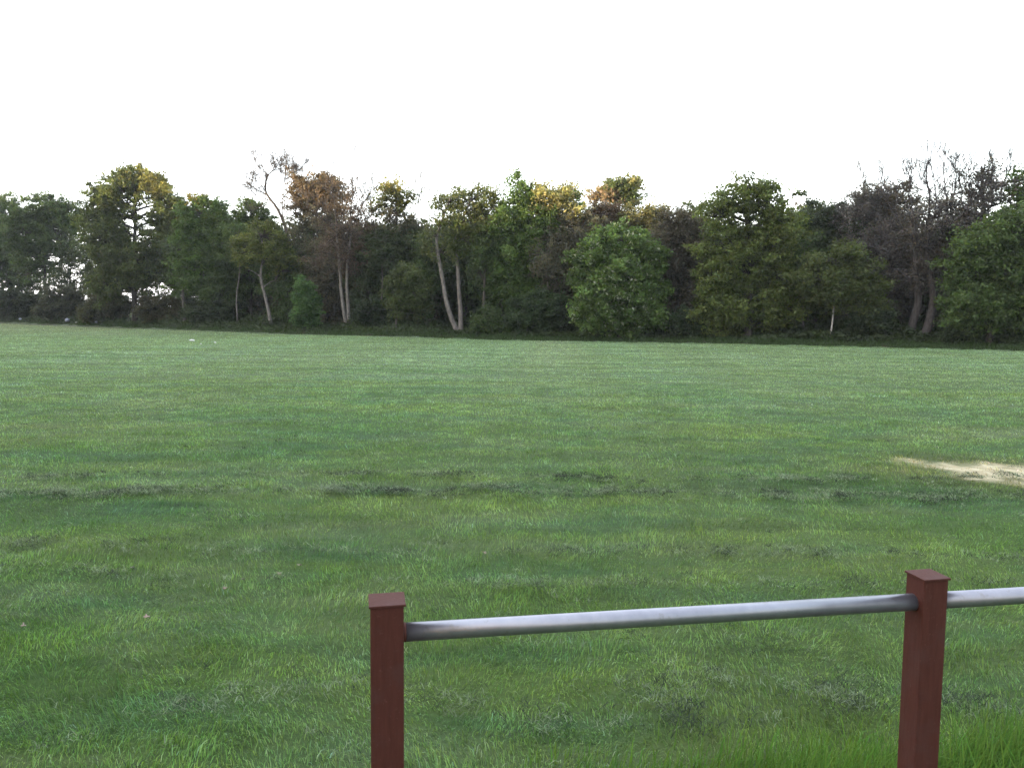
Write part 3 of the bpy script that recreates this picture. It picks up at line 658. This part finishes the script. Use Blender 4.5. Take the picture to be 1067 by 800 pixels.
def make_post(k, s, top, tilt=(0, 0)):
    p = Vector((dirv[0]*span*k, dirv[1]*span*k, 0))
    po = bm_link('post', box(s, s, -.45, top-.006, .0035), M['paint'], fence, p, ang)
    po.rotation_euler = (tilt[0], tilt[1], ang)
    cs = s+.009
    cap = bm_link('cap', box(cs, cs, 0, .006, .0015), M['paint'], po, (0, 0, top-.0058))
    cap.rotation_euler = (R(.8), R(-.6), R(1.2))
    return po
PT = [topL[2], topR[2], topR[2]+slope*span]
make_post(0, .0870, PT[0], (0, R(.2)))
make_post(1, .0800, PT[1], (0, R(-.1)))
make_post(2, .0820, PT[2])
def rail(k0, k1, z0, z1, r=.0250):
    T_ = 40; bm = bmesh.new(); prev = None
    a = np.array((*(dirv*span*k0)[:2], z0)); b = np.array((*(dirv*span*k1)[:2], z1))
    L = float(np.linalg.norm(b-a))
    bmesh.ops.create_cone(bm, cap_ends=True, segments=40, radius1=r, radius2=r, depth=L)
    o = bm_link('rail', bm, M['steel'], fence, Vector((a+b)/2), 0, True)
    d = Vector(b-a).normalized()
    o.rotation_euler = d.to_track_quat('Z', 'Y').to_euler()
    return o
zr0 = at(401.5, 659.5, ZL)[2]; zr1 = at(967, 626, ZR)[2]
e0 = .0435/span
rl = rail(e0*.55, 1.0-.2*e0, zr0, zr1)
rail(1.0+.2*e0, 2.0, zr1, zr1+(zr1-zr0))
# painted collar where the tube enters each post face
def collar(k, s, z, side, mat=None, r0=.0262, ln=.012):
    bm = bmesh.new()
    bmesh.ops.create_cone(bm, cap_ends=True, segments=32, radius1=r0, radius2=r0-.0006, depth=ln)
    p = dirv*(span*k)+dirv*side*(s/2+ln/2-.001)
    o = bm_link('collar', bm, M['paint'], fence, Vector((p[0], p[1], z)), 0, True)
    o.rotation_euler = Vector(dirv*side).to_track_quat('Z', 'Y').to_euler()
collar(0, .087, zr0+.0022*0, 1)
collar(1, .080, zr1, -1, ln=.006)

# ------------------------------------------------------------------ fallen leaves and scraps of litter
def ground_at(px, py):
    hz = PH/2-74+ROLL*(px-PW/2); Dc = CAMH*F/(py-hz)
    return (px-PW/2)/F*Dc, Dc
def dead_leaf(px, py, size, label, colr):
    x, y = ground_at(px, py); k = 14
    t = np.linspace(0, 2*math.pi, k, endpoint=False)
    size *= .8; colr = np.array(colr)*.8
    rad = size*(.62+.30*np.cos(5*t+.4)+.1*rng.uniform(-1, 1, k))
    V = [(0, 0, .004)]
    for a, r in zip(t, rad): V.append((r*math.cos(a), r*math.sin(a)*.8, .25*size*math.cos(2*a+1)+.35*r*r/size))
    V = np.array(V); V2 = V-np.array((0, 0, .0015))
    i = np.arange(k)+1; j = np.roll(i, -1)
    f1 = np.stack([np.zeros(k, int), i, j], 1); f2 = np.stack([np.zeros(k, int), j, i], 1)+k+1
    rim = np.stack([i, i+k+1, j+k+1, j], 1)
    me = make_mesh('dead_leaf', np.concatenate([V, V2]), [f1, f2, rim], np.tile(colr, (2*(k+1), 1)))
    o = link('dead_leaf', me, M['scrap']); o.location = (x, y, float(gz(x, y))+.055); o.rotation_euler = (.25, .15, rng.uniform(0, 6))
    tag(o, label, 'dead leaf', 'dead leaves on the turf')
LB = (.33, .235, .20)
dead_leaf(143, 663, .034, 'pinkish dead leaf on the turf, largest at the lower left', LB)
dead_leaf(505, 588, .034, 'pale brown dead leaf on the turf above the middle of the steel rail', (.30, .22, .17))
dead_leaf(308, 602, .026, 'small pale dead leaf, upper right of the group left of the fence', (.36, .28, .24))
dead_leaf(228, 625, .026, 'small pale dead leaf on the turf, left of its two close neighbours', LB)
dead_leaf(247, 615, .022, 'tiny dull dead leaf on the turf between two other dead leaves', (.25, .2, .17))
dead_leaf(286, 611, .040, 'broad straw coloured dead leaf on the turf', (.24, .22, .13))
dead_leaf(10, 671, .030, 'dull dead leaf at the left edge of the turf', (.25, .19, .16))
dead_leaf(129, 605, .022, 'greyish dead leaf on the turf near a line of clippings', (.28, .24, .22))
def scrap(name, px, py, size, label, colr, cat, off=None, group=None):
    if off is None: x, y = ground_at(px, py)
    else: y = float(edgeD(px))+off; x = (px-PW/2)/F*y
    bm = bmesh.new(); bmesh.ops.create_icosphere(bm, subdivisions=2, radius=1)
    for v in bm.verts:
        v.co *= random.uniform(.65, 1.25); v.co = Vector((v.co.x*size[0], v.co.y*size[1], v.co.z*size[2]))
    me = bpy.data.meshes.new(name); bm.to_mesh(me); bm.free()
    a = me.attributes.new('col', 'FLOAT_COLOR', 'POINT'); a.data.foreach_set('color', np.tile(np.array((*colr, 1.)), len(me.vertices)))
    o = link(name, me, M['scrap']); o.location = (x, y, float(gz(x, y))+size[2]*.7+(.03 if off is None else .3))
    tag(o, label, cat, group)
scrap('litter_scrap', 200, 356, (.16, .10, .06), 'brightest white scrap of litter on the far turf', (.8, .8, .78), 'litter')
scrap('litter_scrap', 224, 358.5, (.07, .06, .04), 'small white scrap of litter, right of the brightest one', (.7, .7, .68), 'litter')
scrap('litter_scrap', 209, 360, (.05, .05, .03), 'tiny pale scrap of litter just below the brightest one', (.6, .6, .58), 'litter')
scrap('plastic_bag', 71, 336, (.30, .22, .24), 'bluish white crumpled bag at the foot of the wood', (.20, .22, .28), 'bag', off=2.4)
scrap('litter_scrap', 80, 337, (.13, .1, .05), 'flat pale scrap of litter lying right of the bluish bag', (.5, .47, .40), 'litter', off=1.6)
scrap('litter_scrap', 22, 333, (.18, .12, .14), 'bluish grey scrap of litter at the far left foot of the wood', (.34, .37, .42), 'litter', off=2.6)
scrap('litter_scrap', 101, 338, (.15, .12, .12), 'dull grey scrap of litter right of the bluish bag', (.2, .2, .22), 'litter', off=2.2)

VEIL = 3.2; HAZE = .00022
def SHADE_H(t): return float(np.interp(t, [15, 30, 40, 50, 60, 75, 100], [1.36, 1.32, 1.16, .98, .97, 1.0, 1.08]))  # height factors of the added shade trees, shaped so chosen crowns catch sun
# ------------------------------------------------------------------ unseen tall trees added to the left and behind to shade the field
SUN_EL, SUN_AZ = R(4.5), R(-115.0)      # azimuth measured right of straight ahead
sx, sy = math.sin(SUN_AZ), math.cos(SUN_AZ)
def add_shade_tree(H):
    root = empty('shade_tree', (0, 0, 0), 'unseen tall tree added to shade the field from the low sun', 'tree', 'unseen tall trees added to shade the field')
    T = Tubes(); T.add([(0, 0, -.2), (.1, 0, H*.3), (-.1, .1, H*.6), (0, 0, H*.9)], [.4, .32, .2, .06], 8, DARK)
    Ps = []
    for _ in range(150):
        d = unit(rng.normal(size=3)); s_ = np.array((d[0]*5.2, d[1]*4.2, H*.56+d[2]*H*.42))*rng.uniform(.85, 1) ; s_[2] = min(max(s_[2], .8), H-.6)
        s_[:2] *= rng.uniform(.15, 1)
        T.add([(0, 0, min(s_[2]*.8, H*.8)), s_], [.07, .02], 3, DARK)
        Ps.append(s_+rng.normal(0, .65, (70, 3)))
    P = np.concatenate(Ps); P[:, 2] = np.maximum(P[:, 2], .2)
    link('trunk', T.mesh('trunk'), M['bark'], root)
    link('crown', leaf_mesh('crown', P, .34, .2, np.array(G1)*rng.uniform(.6, 1.4, (len(P), 1))), M['leaf'], root)
    return root
src = [add_shade_tree(20.0), add_shade_tree(19.0)]
spots = []
for row, dist in ((0, 85), (1, 93), (2, 100)):
    for t in np.arange(-45, 138, 7.5):
        tt = t+row*2.6+random.uniform(-1.2, 1.2)
        spots.append((sx*dist-(-sy)*0+sy*tt*1.0, sy*dist-sx*tt, tt))
for k, (bx, by, tt) in enumerate(spots):
    o0 = src[k % 2]
    if k < 2: r_ = o0
    else:
        r_ = o0.copy(); COL.objects.link(r_)
        for ch_ in o0.children:
            c_ = ch_.copy(); COL.objects.link(c_); c_.parent = r_
    hs = SHADE_H(tt)*random.uniform(.95, 1.04)
    r_.location = (bx, by, 0); r_.rotation_euler = (0, 0, random.uniform(0, 6.28)); r_.scale = (1, 1, hs)

# ------------------------------------------------------------------ evening air
bm = bmesh.new(); bmesh.ops.create_cube(bm, size=1)
for v in bm.verts: v.co = Vector((v.co.x*2300, v.co.y*2300+550, -1.6 if v.co.z < 0 else 32.0))
me = bpy.data.meshes.new('haze'); bm.to_mesh(me); bm.free()
m, nt = mat_new('evening_air'); n = N(nt)
pv = n('ShaderNodeVolumePrincipled', inp={'Color': (.90, .94, 1.0, 1), 'Density': HAZE, 'Anisotropy': .2})
n('ShaderNodeOutputMaterial', inp={'Volume': pv.outputs[0]})
tag(link('haze', me, m), kind='stuff')

# ------------------------------------------------------------------ sky and sun
w = bpy.data.worlds.new('World'); SC.world = w; w.use_nodes = True
nt = w.node_tree; nt.nodes.clear(); n = N(nt)
sky = n('ShaderNodeTexSky', sky_type='NISHITA', sun_disc=False)
sky.sun_elevation = SUN_EL; sky.sun_rotation = SUN_AZ; sky.air_density = 1.0; sky.dust_density = 1.5; sky.ozone_density = 1.0
# thin bright veil of high cloud over the whole sky
tc = n('ShaderNodeTexCoord').outputs['Generated']
veil = n.mix(n.ramp(n.noise(tc, 1.6, 4, .55), .3, .7), (VEIL*.92, VEIL*.95, VEIL*1.04), (VEIL*1.05, VEIL*1.07, VEIL*1.14))
dirn = n('ShaderNodeVectorMath', operation='DOT_PRODUCT', inp={0: tc, 1: (-.55, .84, 0.0)}).outputs['Value']
veil = n('ShaderNodeVectorMath', operation='SCALE', inp={0: veil, 'Scale': n('ShaderNodeMapRange', inp={0: dirn, 1: -1.0, 2: 1.0, 3: .58, 4: 1.42}).outputs[0]}).outputs[0]
c = n.mix(.6, sky.outputs[0], veil)
bg = n('ShaderNodeBackground', inp={0: c, 1: .15})
n('ShaderNodeOutputWorld', inp={0: bg.outputs[0]})
sd = bpy.data.lights.new('sun', 'SUN'); so = bpy.data.objects.new('sun', sd); COL.objects.link(so)
sd.energy = 2.6; sd.angle = R(.5); sd.color = (1.0, .78, .52)
to_sun = Vector((sx*math.cos(SUN_EL), sy*math.cos(SUN_EL), math.sin(SUN_EL)))
so.rotation_euler = to_sun.to_track_quat('Z', 'Y').to_euler()

SC.view_settings.view_transform = 'Standard'; SC.view_settings.look = 'None'
SC.view_settings.gamma = 1.0; SC.view_settings.exposure = 2.82
SC.cycles.use_denoising = True; SC.cycles.denoising_prefilter = 'NONE'
SC.cycles.max_bounces = 6; SC.cycles.diffuse_bounces = 4; SC.cycles.transmission_bounces = 3; SC.cycles.glossy_bounces = 2
